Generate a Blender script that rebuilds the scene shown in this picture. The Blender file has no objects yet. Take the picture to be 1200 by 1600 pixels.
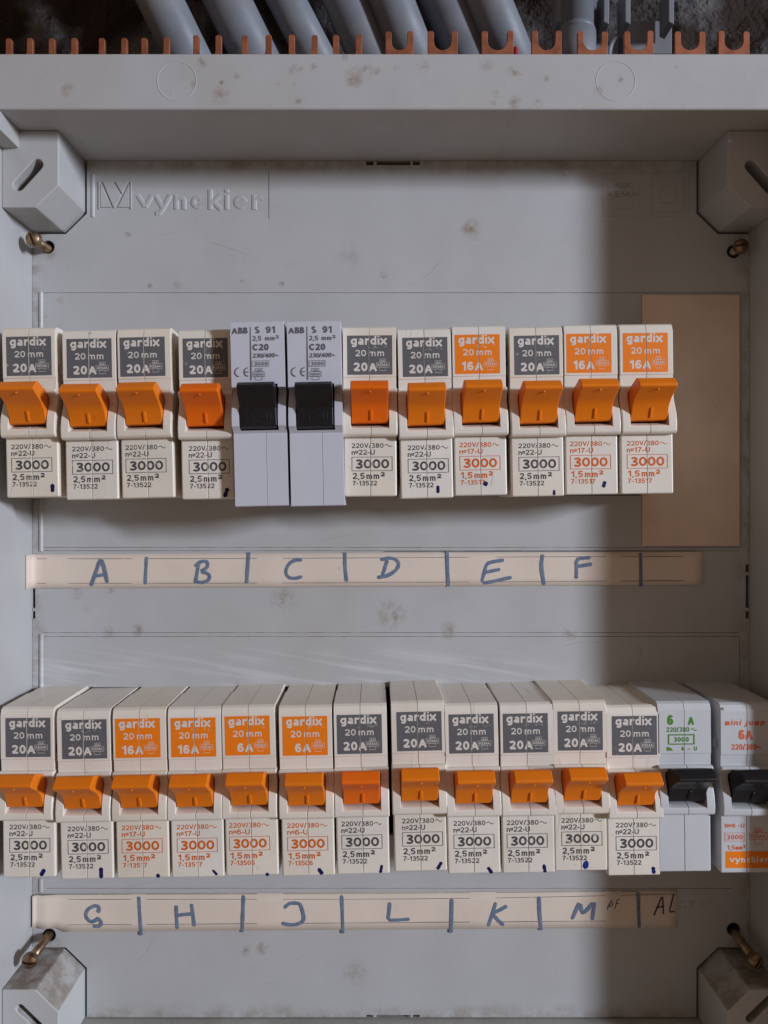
import bpy, bmesh, math, random
from mathutils import Vector, Matrix, noise
random.seed(7)
sc = bpy.context.scene
C = sc.collection
S = 0.001                      # everything below is written in millimetres
D, F, CX, CY = 270.0, 1202.0, 588.0, 785.0

# ------------------------------------------------------------ camera, world, light, exposure
cam = bpy.data.cameras.new('camera')
co = bpy.data.objects.new('camera', cam); C.objects.link(co)
co.location = (0, -D*S, 0); co.rotation_euler = (math.radians(90), 0, 0)
cam.sensor_fit = 'HORIZONTAL'; cam.sensor_width = 36; cam.lens = 36*F/1200
cam.shift_x = (600-CX)/1200; cam.shift_y = -(800-CY)/1200
cam.clip_start = 0.01; cam.clip_end = 50
sc.camera = co

w = bpy.data.worlds.new('World'); sc.world = w; w.use_nodes = True
bg = w.node_tree.nodes['Background']
bg.inputs['Color'].default_value = (1.0, 0.75, 0.60, 1); bg.inputs['Strength'].default_value = 0.19

def lamp(name, loc, target, energy, color, sx, sy):
    l = bpy.data.lights.new(name, 'AREA'); l.shape = 'RECTANGLE'; l.size = sx; l.size_y = sy
    l.energy = energy; l.color = color
    o = bpy.data.objects.new(name, l); C.objects.link(o); o.location = loc
    o.rotation_euler = (Vector(target)-Vector(loc)).to_track_quat('-Z', 'Z').to_euler()
    return o
lamp('doorway_light', (2.0, -1.344, 0.39), (0, 0, -0.02), 66, (0.775, 0.85, 1.0), 0.42, 0.10)

sc.view_settings.view_transform = 'Standard'
sc.view_settings.look = 'None'
sc.view_settings.exposure = 0.0
sc.view_settings.gamma = 1.0

# ------------------------------------------------------------ helpers
def X_(px, p=0.0): return (px-CX)*(D-p)/F
def Z_(py, p=0.0): return (CY-py)*(D-p)/F

def tag(o, label=None, cat=None, group=None, kind=None):
    if label: o['label'] = label
    if cat: o['category'] = cat
    if group: o['group'] = group
    if kind: o['kind'] = kind
    return o

def empty(name, loc, rot_y=0.0):
    o = bpy.data.objects.new(name, None); C.objects.link(o)
    o.empty_display_size = 0.005
    o.location = Vector(loc)*S; o.rotation_euler = (0, rot_y, 0)
    return o

class MB:
    """collects geometry in mm; p = distance in front of the cover plate (towards the viewer)"""
    def __init__(s): s.v = []; s.f = []
    def add(s, vs, fs):
        b = len(s.v); s.v += [tuple(v) for v in vs]; s.f += [[i+b for i in f] for f in fs]
    def prism_x(s, prof, x0, x1):          # prof: (p,z)
        n = len(prof)
        vs = [(x0, -p, z) for p, z in prof]+[(x1, -p, z) for p, z in prof]
        s.add(vs, [list(range(n)), list(range(2*n-1, n-1, -1))]+[[i, i+n, (i+1) % n+n, (i+1) % n] for i in range(n)])
    def prism_y(s, poly, p0, p1):          # poly: (x,z)
        n = len(poly)
        vs = [(x, -p0, z) for x, z in poly]+[(x, -p1, z) for x, z in poly]
        s.add(vs, [list(range(n)), list(range(2*n-1, n-1, -1))]+[[i, i+n, (i+1) % n+n, (i+1) % n] for i in range(n)])
    def box(s, x0, x1, p0, p1, z0, z1): s.prism_y([(x0, z0), (x1, z0), (x1, z1), (x0, z1)], p0, p1)
    def quad(s, x0, x1, z0, z1, p): s.add([(x0, -p, z0), (x1, -p, z0), (x1, -p, z1), (x0, -p, z1)], [[0, 1, 2, 3]])
    def rod(s, a, b, r, n=20, r2=None):     # a,b in (x,p,z)
        a = Vector((a[0], -a[1], a[2])); b = Vector((b[0], -b[1], b[2])); r2 = r if r2 is None else r2
        d = (b-a).normalized(); u = d.orthogonal().normalized(); v = d.cross(u)
        vs = [a+(u*math.cos(t)+v*math.sin(t))*r for t in [2*math.pi*i/n for i in range(n)]]
        vs += [b+(u*math.cos(t)+v*math.sin(t))*r2 for t in [2*math.pi*i/n for i in range(n)]]
        s.add(vs, [list(range(n))[::-1], list(range(n, 2*n))]+[[i, (i+1) % n, (i+1) % n+n, i+n] for i in range(n)])
    def stroke(s, pts, r, p, flat=0.05, closed=False, smooth=2, jit=0.0, butt=False):   # flattened tube lying on the face at depth p; pts (x,z)
        P = [Vector((a, b)) for a, b in pts]
        if smooth and len(P) > 2:
            for _ in range(smooth):
                Q = [] if closed else [P[0]]
                m = len(P) if closed else len(P)-1
                for i in range(m):
                    a, b = P[i], P[(i+1) % len(P)]
                    Q += [a*.75+b*.25, a*.25+b*.75]
                if not closed: Q.append(P[-1])
                P = Q
        N = len(P); n = 8; vs = []
        for i, q in enumerate(P):
            a = P[(i-1) % N] if (closed or i > 0) else P[i]
            b = P[(i+1) % N] if (closed or i < N-1) else P[i]
            t = (b-a); t = t.normalized() if t.length > 1e-9 else Vector((1, 0))
            nn = Vector((-t.y, t.x)); rr = r*(1+jit*random.uniform(-1, 1))
            for k in range(n):
                an = 2*math.pi*k/n
                c, h = math.cos(an)*rr, math.sin(an)*max(r*flat, .006)
                vs.append((q.x+nn.x*c, -p-h, q.y+nn.y*c))
        fs = []
        for i in range(N if closed else N-1):
            j = (i+1) % N
            for k in range(n): fs.append([i*n+k, i*n+(k+1) % n, j*n+(k+1) % n, j*n+k])
        if not closed:
            # rounded pen ends
            for e, sgn in ((0, -1), (N-1, 1)):
                q = P[e]; t = (P[1]-P[0]) if e == 0 else (P[-1]-P[-2]); t = t.normalized()*sgn
                tip = q+t*r*(.05 if butt else .7); vs.append((tip.x, -p, tip.y)); ti = len(vs)-1
                for k in range(n): fs.append([e*n+k, e*n+(k+1) % n, ti])
        s.add(vs, fs)
    def rect(s, x0, x1, z0, z1, r, p, flat=.1):
        s.stroke([(x0, z0), (x1, z0)], r, p, flat, smooth=0); s.stroke([(x1, z0), (x1, z1)], r, p, flat, smooth=0)
        s.stroke([(x1, z1), (x0, z1)], r, p, flat, smooth=0); s.stroke([(x0, z1), (x0, z0)], r, p, flat, smooth=0)
    def mesh(s, name, recalc=True):
        m = bpy.data.meshes.new(name)
        m.from_pydata([(x*S, y*S, z*S) for x, y, z in s.v], [], s.f)
        if recalc:
            bm = bmesh.new(); bm.from_mesh(m); bmesh.ops.recalc_face_normals(bm, faces=bm.faces); bm.to_mesh(m); bm.free()
        m.update(); return m

def evaluate(o):
    dg = bpy.context.evaluated_depsgraph_get(); dg.update()
    return bpy.data.meshes.new_from_object(o.evaluated_get(dg), depsgraph=dg)

def bevelled(m, width, seg=2, weight=None, cut=None):
    """bevel (weight(midpoint_mm)->0..1) and optional boolean cut, returned as plain mesh data"""
    name = m.name
    o = bpy.data.objects.new('tmp', m); C.objects.link(o); cuts = []
    if cut is not None:
        for cm in (cut if isinstance(cut, list) else [cut]):
            q = bpy.data.objects.new('tmpcut', cm); C.objects.link(q); cuts.append(q)
            md = o.modifiers.new('b', 'BOOLEAN'); md.operation = 'DIFFERENCE'; md.object = q; md.solver = 'EXACT'
        m2 = evaluate(o); o.modifiers.clear(); o.data = m2
        for q in cuts: bpy.data.objects.remove(q)
    m2 = o.data
    if width > 0:
        md = o.modifiers.new('v', 'BEVEL'); md.width = width*S; md.segments = seg; md.use_clamp_overlap = True
        md.harden_normals = True
        for pl in m2.polygons: pl.use_smooth = True
        if weight:
            at = m2.attributes.new('bevel_weight_edge', 'FLOAT', 'EDGE')
            fa = {}
            for pl in m2.polygons:
                for ek in pl.edge_keys: fa.setdefault(ek, []).append(pl.normal.copy())
            for e in m2.edges:
                nn = fa.get(tuple(sorted(e.vertices)), [])
                sharp = len(nn) == 2 and nn[0].angle(nn[1], 0) > math.radians(25)
                mid = (m2.vertices[e.vertices[0]].co+m2.vertices[e.vertices[1]].co)/2/S
                at.data[e.index].value = weight(mid) if sharp else 0.0
            md.limit_method = 'WEIGHT'
        else:
            md.limit_method = 'ANGLE'; md.angle_limit = math.radians(28)
        m2 = evaluate(o)
    bpy.data.objects.remove(o)
    m2.name = name
    return m2

def put(name, m, mat, parent=None, loc=None):
    o = bpy.data.objects.new(name, m); C.objects.link(o)
    if not m.materials: m.materials.append(mat)
    elif m.materials[0] != mat:
        o.material_slots[0].link = 'OBJECT'; o.material_slots[0].material = mat
    if parent: o.parent = parent
    if loc: o.location = Vector(loc)*S
    return o

# text: single-line letterforms in the manner of the printed grotesque, drawn as flattened ink strokes ----
def _arc(cx, cy, rx, ry, a0, a1, n=12):
    return [(cx+rx*math.cos(math.radians(a0+(a1-a0)*i/n)), cy+ry*math.sin(math.radians(a0+(a1-a0)*i/n))) for i in range(n+1)]
def glyph(ch, r):
    """strokes (centre lines) for cap height 1, and the advance width"""
    t = 1-r; X = .72-r                      # cap top, x-height top
    w = .64; c = w/2
    if ch == '0': return [_arc(c, .5, c-r, .5-r, 0, 360, 28)], w
    if ch == 'O': return [_arc(.40, .5, .40-r, .5-r, 0, 360, 28)], .80
    if ch == '1': return [[(.34, r*0), (.34, 1)], [(.06, .74), (.2, .78), (.30, .88), (.33, t)]], .44
    if ch == '2': return [_arc(c, .69, c-r, .31-r, 165, -25, 14)+[(.36, .34), (.16, .2), (r, r)], [(r, r), (w, r)]], w
    if ch == '²': return [[(a*.72, .42+b*.64) for a, b in q] for q in glyph('2', r)[0]], .46
    if ch == '3': return [_arc(c, .74, c-r-.02, .26-r, 150, -90, 14), _arc(c, .27, c-r, .27-r+.02, 90, -155, 16), [(.24, .505), (.34, .505)]], w
    if ch == '4': return [[(.47, 0), (.47, 1)], [(.47, t), (r*.6, .30)], [(0.02, .27), (w, .27)]], w
    if ch == '5': return [[(.13, t), (.58, t)], [(.14, t), (.09, .48)], _arc(.30, .33, .33-r, .33-r, 142, -150, 18)], w
    if ch == '6': return [_arc(c, .33, c-r, .33-r, 0, 360, 24), _arc(.34, .5, .34-r, .5-r, 40, 180, 12)+[(r, .33)]], w
    if ch == '9': return [[(w-a, 1-b) for a, b in q] for q in glyph('6', r)[0]], w
    if ch == '7': return [[(0.02, t), (.60, t)], [(.58, t), (.38, .6), (.28, .34), (.24, 0)]], w
    if ch == '8': return [_arc(c, .75, c-r-.03, .25-r, 0, 360, 22), _arc(c, .27, c-r, .27-r+.01, 0, 360, 24)], w
    if ch == 'A': return [[(r*.7, 0), (.39, t)], [(.39, t), (.78-r*.7, 0)], [(.18, .33), (.60, .33)]], .78
    if ch == 'B': return [[(r, 0), (r, 1)], [(r, t), (.36, t)]+_arc(.38, .755, .25-r, .245-r, 90, -90, 8)+[(r, .51)], [(r, .51), (.36, .51)]+_arc(.40, .275, .29-r, .275-r, 90, -90, 8)+[(r, r)]], .68
    if ch == 'C': return [_arc(.40, .5, .40-r, .5-r, 42, 318, 22)], .74
    if ch == 'E': return [[(r, 0), (r, 1)], [(r, t), (.6, t)], [(r, .52), (.56, .52)], [(r, r), (.6, r)]], .62
    if ch == 'H': return [[(r, 0), (r, 1)], [(.7-r, 0), (.7-r, 1)], [(r, .52), (.7-r, .52)]], .7
    if ch == 'K': return [[(r, 0), (r, 1)], [(r, .35), (.64, 1)], [(.25, .55), (.66, 0)]], .68
    if ch == 'M': return [[(r, 0), (r, 1)], [(r, t), (.42, .1)], [(.42, .1), (.84-r, t)], [(.84-r, 0), (.84-r, 1)]], .84
    if ch == 'N': return [[(r, 0), (r, 1)], [(r, t), (.7-r, r)], [(.7-r, 0), (.7-r, 1)]], .7
    if ch == 'R': return [[(r, 0), (r, 1)], [(r, t), (.36, t)]+_arc(.40, .745, .26-r, .255-r, 90, -90, 8)+[(r, .50)], [(.42, .5), (.64, 0)]], .68
    if ch == 'S': return [_arc(.33, .74, .30-r, .26-r, 35, 225, 14)+[(.33, .5)]+_arc(.34, .27, .33-r, .27-r, 60, -145, 14)], .67
    if ch == 'U': return [[(r, 1), (r, .34)]+_arc(.35, .35, .35-r, .35-r, 180, 360, 14)+[(.7-r, 1)]], .7
    if ch == 'V': return [[(r*.8, 1), (.36, r)], [(.36, r), (.72-r*.8, 1)]], .72
    if ch == 'g': return [_arc(.29, .36, .29-r, .36-r, 0, 360, 22), [(.58-r, .72), (.58-r, -.02)]+_arc(.30, -.03, .28-r, .20-r*.6, 0, -155, 10)], .58
    if ch == 'a': return [_arc(.25, .21, .25-r, .21-r, 0, 360, 20), [(.54-r, 0), (.54-r, .46)]+_arc(.29, .48, .25-r, .24-r, 0, 160, 10)], .56
    if ch == 'r': return [[(r, 0), (r, .72)], _arc(.33, .38, .33-r, .34-r, 170, 62, 8)], .42
    if ch == 'd': return [_arc(.29, .36, .29-r, .36-r, 0, 360, 22), [(.58-r, 0), (.58-r, 1)]], .58
    if ch == 'p': return [_arc(.29, .36, .29-r, .36-r, 0, 360, 22), [(r, .72), (r, -.24)]], .58
    if ch == 'i': return [[(r, 0), (r, .72)], [(r, .86), (r, 1)]], 2*r
    if ch == 'j': return [[(r+.1, .72), (r+.1, -.08), (r, -.18), (0, -.2)], [(r+.1, .86), (r+.1, 1)]], 2*r+.1
    if ch == 'x': return [[(.02, .72), (.54, 0)], [(.54, .72), (.02, 0)]], .56
    if ch == 'm': return [[(r, 0), (r, .72)]]+[_arc(x0+(.42-2*r)/2+r, .72-.21, (.42-2*r)/2, .21-r, 170, 0, 9)+[(x0+.42-r, 0)] for x0 in (0, .42-2*r)], .84-2*r
    if ch == 'n': return [[(r, 0), (r, .72)], _arc(.27, .46, .27-r, .26-r, 175, 0, 9)+[(.54-r, 0)]], .54
    if ch == 'u': return [[(.54-r, .72), (.54-r, 0)], [(r, .72), (r, .26)]+_arc(.27, .26, .27-r, .26-r, 180, 355, 9)], .54
    if ch == 'o': return [_arc(.29, .36, .29-r, .36-r, 0, 360, 22)], .58
    if ch == 'c': return [_arc(.29, .36, .29-r, .36-r, 45, 315, 16)], .54
    if ch == 'e': return [_arc(.29, .36, .29-r, .36-r, 0, 315, 18), [(r, .36), (.58-r, .36)]], .58
    if ch == 'k': return [[(r, 0), (r, 1)], [(r, .26), (.48, .72)], [(.22, .42), (.5, 0)]], .52
    if ch == 'y': return [[(.03, .72), (.29, .05)], [(.54, .72), (.27, 0), (.18, -.18), (.04, -.2)]], .56
    if ch == 'v': return [[(.03, .72), (.28, r)], [(.28, r), (.53, .72)]], .56
    if ch == '/': return [[(0, -.04), (.32, 1.04)]], .34
    if ch == '-': return [[(0, .38), (.34, .38)]], .36
    if ch == '~': return [[(.6*i/10, .45+.13*math.sin(2*math.pi*i/10)) for i in range(11)]], .62
    if ch == ',': return [[(r+.03, r), (r+.03, -.02), (r-.02, -.16)]], 2*r+.05
    if ch == '.': return [[(r, .02), (r, r*2)]], 2*r
    if ch in '°º': return [_arc(.2, .52, .17, .2, 0, 360, 16)], .40
    return [], .30
def txt(mb, body, x0, x1, zb, h, p, off=0.02, thick=None, res=3, shear=0, space=1.0):
    """off is the extra weight of the face; the run is fitted between x0 and x1"""
    r = min(.081+off*1.1, .122 if not thick else .16); gap = (.085+.35*(space-1)); x = 0; runs = []
    for ch in body:
        q, wd = glyph(ch, r); runs += [[(x+a, b_) for a, b_ in pl] for pl in q]; x += wd+(0 if ch == ' ' else gap)
    x -= gap; k = (x1-x0)/x
    rm = r*min(h, 1.25*k+.0)**.5*(h**.5 if h < 1.25*k else (1.25*k)**.5)
    for pl in runs:
        pts = [(x0+(a+shear*b_)*k, zb+b_*h) for a, b_ in pl]
        closed = len(pts) > 8 and abs(pts[0][0]-pts[-1][0])+abs(pts[0][1]-pts[-1][1]) < 1e-4
        if closed: pts = pts[:-1]
        mb.stroke(pts, rm, p, (thick/rm if thick else .02), closed=closed, smooth=0, butt=True)

def text_mesh(mb, name, seam=True):
    m = mb.mesh(name, recalc=False)
    bm = bmesh.new(); bm.from_mesh(m)
    if seam:
        for xx in (-.13, .13):
            bmesh.ops.bisect_plane(bm, geom=bm.verts[:]+bm.edges[:]+bm.faces[:], plane_co=(xx*S, 0, 0), plane_no=(1, 0, 0), dist=1e-8)
        kill = [f for f in bm.faces if abs(f.calc_center_median().x) < .129*S and all(abs(v.co.x) < .1305*S for v in f.verts)]
        bmesh.ops.delete(bm, geom=kill, context='FACES')
    for f in bm.faces:
        if abs(f.normal.y) > .5 and f.normal.y > 0: f.normal_flip()
    bm.to_mesh(m); bm.free(); return m

# ------------------------------------------------------------ materials
def N(nt, t, **k):
    n = nt.nodes.new(t)
    for a, b in k.items(): setattr(n, a, b)
    return n
def lk(nt, a, b): nt.links.new(a, b)
def newmat(name, rough=.5, spec=.5):
    m = bpy.data.materials.new(name); m.use_nodes = True; nt = m.node_tree
    b = nt.nodes['Principled BSDF']; b.inputs['Roughness'].default_value = rough
    b.inputs['Specular IOR Level'].default_value = spec
    return m, nt, b
def noise_fac(nt, vec, scale, detail, lo, hi, rough=.5):
    n = N(nt, 'ShaderNodeTexNoise'); n.inputs['Scale'].default_value = scale; n.inputs['Detail'].default_value = detail
    n.inputs['Roughness'].default_value = rough
    lk(nt, vec, n.inputs['Vector'])
    r = N(nt, 'ShaderNodeMapRange'); r.clamp = True
    r.inputs['From Min'].default_value = lo; r.inputs['From Max'].default_value = hi
    lk(nt, n.outputs['Fac'], r.inputs['Value']); return r.outputs['Result']
def mathn(nt, op, a, b=None):
    n = N(nt, 'ShaderNodeMath', operation=op)
    for i, q in enumerate((a, b)):
        if q is None: continue
        if isinstance(q, (int, float)): n.inputs[i].default_value = q
        else: lk(nt, q, n.inputs[i])
    return n.outputs[0]
def mix(nt, fac, a, b):
    n = N(nt, 'ShaderNodeMix', data_type='RGBA')
    if isinstance(fac, (int, float)): n.inputs[0].default_value = fac
    else: lk(nt, fac, n.inputs[0])
    for i, q in ((6, a), (7, b)):
        if isinstance(q, tuple): n.inputs[i].default_value = (*q, 1)
        else: lk(nt, q, n.inputs[i])
    return n.outputs[2]
def bump(nt, bsdf, vec, scale, strength, dist=.0001, detail=3):
    n = N(nt, 'ShaderNodeTexNoise'); n.inputs['Scale'].default_value = scale; n.inputs['Detail'].default_value = detail
    lk(nt, vec, n.inputs['Vector'])
    b = N(nt, 'ShaderNodeBump'); b.inputs['Strength'].default_value = strength; b.inputs['Distance'].default_value = dist
    lk(nt, n.outputs['Fac'], b.inputs['Height']); lk(nt, b.outputs['Normal'], bsdf.inputs['Normal'])
def coords(nt, rnd=True, world=False):
    if world:
        g = N(nt, 'ShaderNodeNewGeometry'); return g.outputs['Position']
    tc = N(nt, 'ShaderNodeTexCoord')
    if not rnd: return tc.outputs['Object']
    oi = N(nt, 'ShaderNodeObjectInfo'); v = N(nt, 'ShaderNodeVectorMath', operation='ADD')
    lk(nt, tc.outputs['Object'], v.inputs[0])
    sm = mathn(nt, 'MULTIPLY', oi.outputs['Random'], 5.0); lk(nt, sm, v.inputs[1])
    return v.outputs[0]

def plastic(name, col, rough=.42, spec=.4, var=.10, speck=(.16, .11, .07), speck_amt=.35, bstr=.25, stains=None, world=False, sss=0.0, grime=.25, grime_glints=False, tone=False, scratch=0):
    m, nt, b = newmat(name, rough, spec)
    vec = coords(nt, world=world)
    c = mix(nt, noise_fac(nt, vec, 60, 4, .35, .7), col, tuple(q*(1-var) for q in col))
    if tone:
        at = N(nt, 'ShaderNodeAttribute'); at.attribute_type = 'OBJECT'; at.attribute_name = 'tone'
        c = mix(nt, mathn(nt, 'MULTIPLY', at.outputs['Fac'], mathn(nt, 'ADD', noise_fac(nt, vec, 35, 3, .3, .7), .35)), c, (col[0]*.93, col[1]*.84, col[2]*.66))
    if scratch:
        mq = N(nt, 'ShaderNodeMapping'); mq.inputs['Rotation'].default_value = (0, math.radians(scratch), 0); lk(nt, vec, mq.inputs['Vector'])
        mp = N(nt, 'ShaderNodeMapping'); mp.inputs['Scale'].default_value = (30, 30, 900)
        lk(nt, mq.outputs[0], mp.inputs['Vector'])
        c = mix(nt, mathn(nt, 'MULTIPLY', mathn(nt, 'MULTIPLY', noise_fac(nt, mp.outputs[0], 1, 2, .66, .74), noise_fac(nt, vec, 40, 3, .5, .6)), .35), c, (.24, .22, .20))
    # soft greyish hand grime
    c = mix(nt, mathn(nt, 'MULTIPLY', noise_fac(nt, vec, 28, 6, .5, .78, .62), grime), c, (.30, .27, .22))
    # fine brown specks
    c = mix(nt, mathn(nt, 'MULTIPLY', noise_fac(nt, vec, 420, 2, .72, .80), speck_amt), c, speck)
    if stains:
        acc = None
        ns = noise_fac(nt, vec, 330, 6, .42, .60, .75)
        for (x, z, r, amt) in stains:
            sub = N(nt, 'ShaderNodeVectorMath', operation='SUBTRACT'); lk(nt, vec, sub.inputs[0])
            sub.inputs[1].default_value = (x*S, 0, z*S)
            mul = N(nt, 'ShaderNodeVectorMath', operation='MULTIPLY'); lk(nt, sub.outputs[0], mul.inputs[0]); mul.inputs[1].default_value = (1, 0, 1)
            ln = N(nt, 'ShaderNodeVectorMath', operation='LENGTH'); lk(nt, mul.outputs[0], ln.inputs[0])
            mr = N(nt, 'ShaderNodeMapRange'); mr.inputs['From Min'].default_value = r*.9*S; mr.inputs['From Max'].default_value = 0
            mr.inputs['To Max'].default_value = amt; lk(nt, ln.outputs['Value'], mr.inputs['Value'])
            acc = mr.outputs[0] if acc is None else mathn(nt, 'MAXIMUM', acc, mr.outputs[0])
        c = mix(nt, mathn(nt, 'MULTIPLY', acc, ns), c, (.20, .11, .04))
        c = mix(nt, mathn(nt, 'MULTIPLY', noise_fac(nt, vec, 17, 5, .48, .68, .6), .40), c, (.40, .375, .33))
    if grime_glints:
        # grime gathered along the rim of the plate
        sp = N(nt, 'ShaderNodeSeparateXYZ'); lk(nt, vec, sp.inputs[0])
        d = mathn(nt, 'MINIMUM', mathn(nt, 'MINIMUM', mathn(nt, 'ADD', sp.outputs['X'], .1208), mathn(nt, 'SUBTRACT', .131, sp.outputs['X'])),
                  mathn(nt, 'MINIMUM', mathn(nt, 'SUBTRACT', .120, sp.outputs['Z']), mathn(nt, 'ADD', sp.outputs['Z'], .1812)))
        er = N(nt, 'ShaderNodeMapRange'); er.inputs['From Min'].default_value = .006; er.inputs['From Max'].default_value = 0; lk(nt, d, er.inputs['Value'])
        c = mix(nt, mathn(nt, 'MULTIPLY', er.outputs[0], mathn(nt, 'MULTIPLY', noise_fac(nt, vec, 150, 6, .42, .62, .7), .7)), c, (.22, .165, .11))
        # long pale streaks of reflected light, painted into the colour above the lower row
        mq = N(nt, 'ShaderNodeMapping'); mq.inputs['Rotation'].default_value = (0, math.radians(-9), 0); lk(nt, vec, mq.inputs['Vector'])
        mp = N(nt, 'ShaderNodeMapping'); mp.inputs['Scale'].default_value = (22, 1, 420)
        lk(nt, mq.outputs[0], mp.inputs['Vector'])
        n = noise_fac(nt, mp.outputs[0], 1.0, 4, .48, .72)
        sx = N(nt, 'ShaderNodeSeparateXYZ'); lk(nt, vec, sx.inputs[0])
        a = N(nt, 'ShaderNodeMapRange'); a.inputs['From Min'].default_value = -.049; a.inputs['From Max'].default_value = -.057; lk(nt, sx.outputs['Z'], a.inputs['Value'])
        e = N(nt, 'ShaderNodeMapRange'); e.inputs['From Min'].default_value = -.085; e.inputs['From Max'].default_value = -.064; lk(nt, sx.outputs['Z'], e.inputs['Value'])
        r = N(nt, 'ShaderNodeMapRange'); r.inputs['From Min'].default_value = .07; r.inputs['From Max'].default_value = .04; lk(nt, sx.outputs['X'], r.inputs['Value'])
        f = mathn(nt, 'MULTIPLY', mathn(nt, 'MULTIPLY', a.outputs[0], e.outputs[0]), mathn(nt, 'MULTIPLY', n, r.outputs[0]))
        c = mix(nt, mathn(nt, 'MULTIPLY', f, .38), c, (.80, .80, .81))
    lk(nt, c, b.inputs['Base Color'])
    rr = mathn(nt, 'ADD', mathn(nt, 'MULTIPLY', noise_fac(nt, vec, 90, 4, .3, .7), .14), rough-.07)
    lk(nt, rr, b.inputs['Roughness'])
    bump(nt, b, vec, 900, bstr, .00008, 4)
    if sss:
        b.inputs['Subsurface Weight'].default_value = sss; b.inputs['Subsurface Radius'].default_value = (1, .5, .2)
        b.inputs['Subsurface Scale'].default_value = .0012
    return m

plate_st = [(X_(a), Z_(b), r, k) for a, b, r, k in [(735, 357, 5, .9), (610, 960, 7, .8), (442, 936, 6, .75), (383, 1486, 2.4, 1), (410, 1482, 3, 1), (555, 1520, 6, .5),
            (200, 365, 1.8, 1), (278, 445, 2, .9), (235, 447, 1.7, .8), (378, 440, 1.4, .9), (440, 442, 1.6, .9), (95, 470, 2, .6), (170, 1590, 4, .6), (880, 270, 4, .5),
            (520, 895, 5, .5), (215, 985, 3, .8), (170, 988, 3, .6), (890, 990, 3.5, .7), (120, 927, 3, .8), (172, 922, 2, .7), (700, 985, 4, .8), (135, 950, 2, .6), (567, 1515, 1, 1),
            (75, 392, 5, .7), (80, 1475, 5, .5), (600, 430, 2, .8), (1000, 1010, 2, .7), (545, 400, 7, .3)]]
frame_st = [(X_(a, 35), Z_(b, 35), r, k) for a, b, r, k in [(107, 141, 3, 1), (463, 109, 3, .8), (490, 105, 2, 1), (553, 120, 4.5, .9), (345, 150, 4, .7), (466, 158, 1.4, .9), (316, 96, 2.5, .8),
            (347, 128, 1.4, 1), (370, 119, 1.5, .6), (299, 131, 2, .7), (575, 112, 3, .8), (590, 112, 2, .8), (537, 90, 2, .8), (803, 110, 2.6, 1), (815, 114, 1.5, 1), (775, 148, 2, .6), (770, 160, 1.5, 1),
            (805, 160, 3, .7), (660, 105, 3, .5), (620, 108, 1.5, .8), (855, 123, 1.6, .7), (935, 142, 2, 1), (970, 125, 1.3, .9), (760, 100, 3, .6), (840, 162, 2, .7), (420, 165, 1, .7)]]
M = {}
M['plate'] = plastic('cover_plate_plastic', (.455, .452, .446), .45, .35, .05, stains=plate_st, speck_amt=.25, grime=.12, world=True, grime_glints=True, scratch=12)
M['box'] = plastic('enclosure_plastic', (.440, .436, .430), .45, .35, .06, stains=frame_st, speck_amt=.3, grime=.2, world=True)
M['dusty'] = plastic('dusty_plastic', (.42, .41, .38), .7, .2, .25, speck_amt=.8, grime=.9, world=True, bstr=.8)
M['cream'] = plastic('cream_plastic', (.775, .715, .63), .36, .5, .07, speck_amt=.3, grime=.26, bstr=.15, sss=.05, tone=True, scratch=80)
M['white'] = plastic('cold_grey_plastic', (.56, .565, .57), .36, .5, .05, speck_amt=.15, grime=.12, bstr=.12)
M['lilac'] = plastic('lilac_grey_plastic', (.55, .55, .60), .42, .45, .04, speck_amt=.08, grime=.06, bstr=.3)
M['orange'] = plastic('orange_plastic', (.80, .195, .004), .45, .3, .08, speck=(.30, .08, .01), speck_amt=.3, grime=.03, bstr=.12, sss=.12)
M['deep'] = plastic('deep_orange_plastic', (.84, .15, .003), .45, .3, .08, speck=(.30, .08, .01), speck_amt=.3, grime=.03, bstr=.12, sss=.12)
M['black'] = plastic('black_plastic', (.006, .006, .008), .36, .5, .1, speck=(.06, .05, .05), speck_amt=.3, grime=.03)
M['void'] = plastic('dark_inside_plastic', (.03, .028, .026), .8, .1)
M['pipe'] = plastic('conduit_plastic', (.19, .20, .225), .5, .3, .25, speck_amt=.6, grime=.5, bstr=.3)
M['paper'] = plastic('beige_paper', (.72, .605, .50), .85, .15, .06, speck=(.34, .24, .16), speck_amt=.5, grime=.08, bstr=.5)
M['tan'] = plastic('tan_card', (.75, .585, .465), .75, .2, .12, speck=(.2, .12, .07), speck_amt=.5, grime=.10, bstr=.5)

def ink(name, col, base, amt, scale=500, lo=.58, hi=.70, rough=.5):
    m, nt, b = newmat(name, rough, .3); vec = coords(nt)
    c = mix(nt, mathn(nt, 'MULTIPLY', noise_fac(nt, vec, scale, 4, lo, hi, .7), amt), col, base)
    lk(nt, c, b.inputs['Base Color']); return m
CR = (.66, .60, .52)
M['ink_dark'] = ink('dark_grey_ink', (.065, .063, .066), CR, .6)
M['ink_orange'] = ink('orange_ink', (.62, .115, .010), CR, .18)
M['ink_green'] = ink('green_ink', (.075, .22, .02), (.5, .5, .5), .5)
M['ink_red'] = ink('red_orange_ink', (.62, .13, .05), (.5, .5, .5), .6)
M['ink_lilac'] = ink('grey_ink', (.11, .11, .125), (.45, .45, .5), .4)
M['ink_white'] = ink('cream_ink', (.66, .61, .54), (.14, .13, .12), .5, 700, .6, .75)
M['panel_grey'] = ink('grey_label_ink', (.115, .116, .121), CR, .65, 420, .66, .74)
M['panel_orange'] = ink('orange_label_ink', (.82, .20, .006), CR, .35, 420, .68, .76)
M['marker'] = ink('blue_marker', (.004, .006, .075), (.03, .05, .2), .6)
M['marker_bright'] = ink('bright_blue_marker', (.006, .03, .22), (.1, .2, .45), .8)
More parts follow.
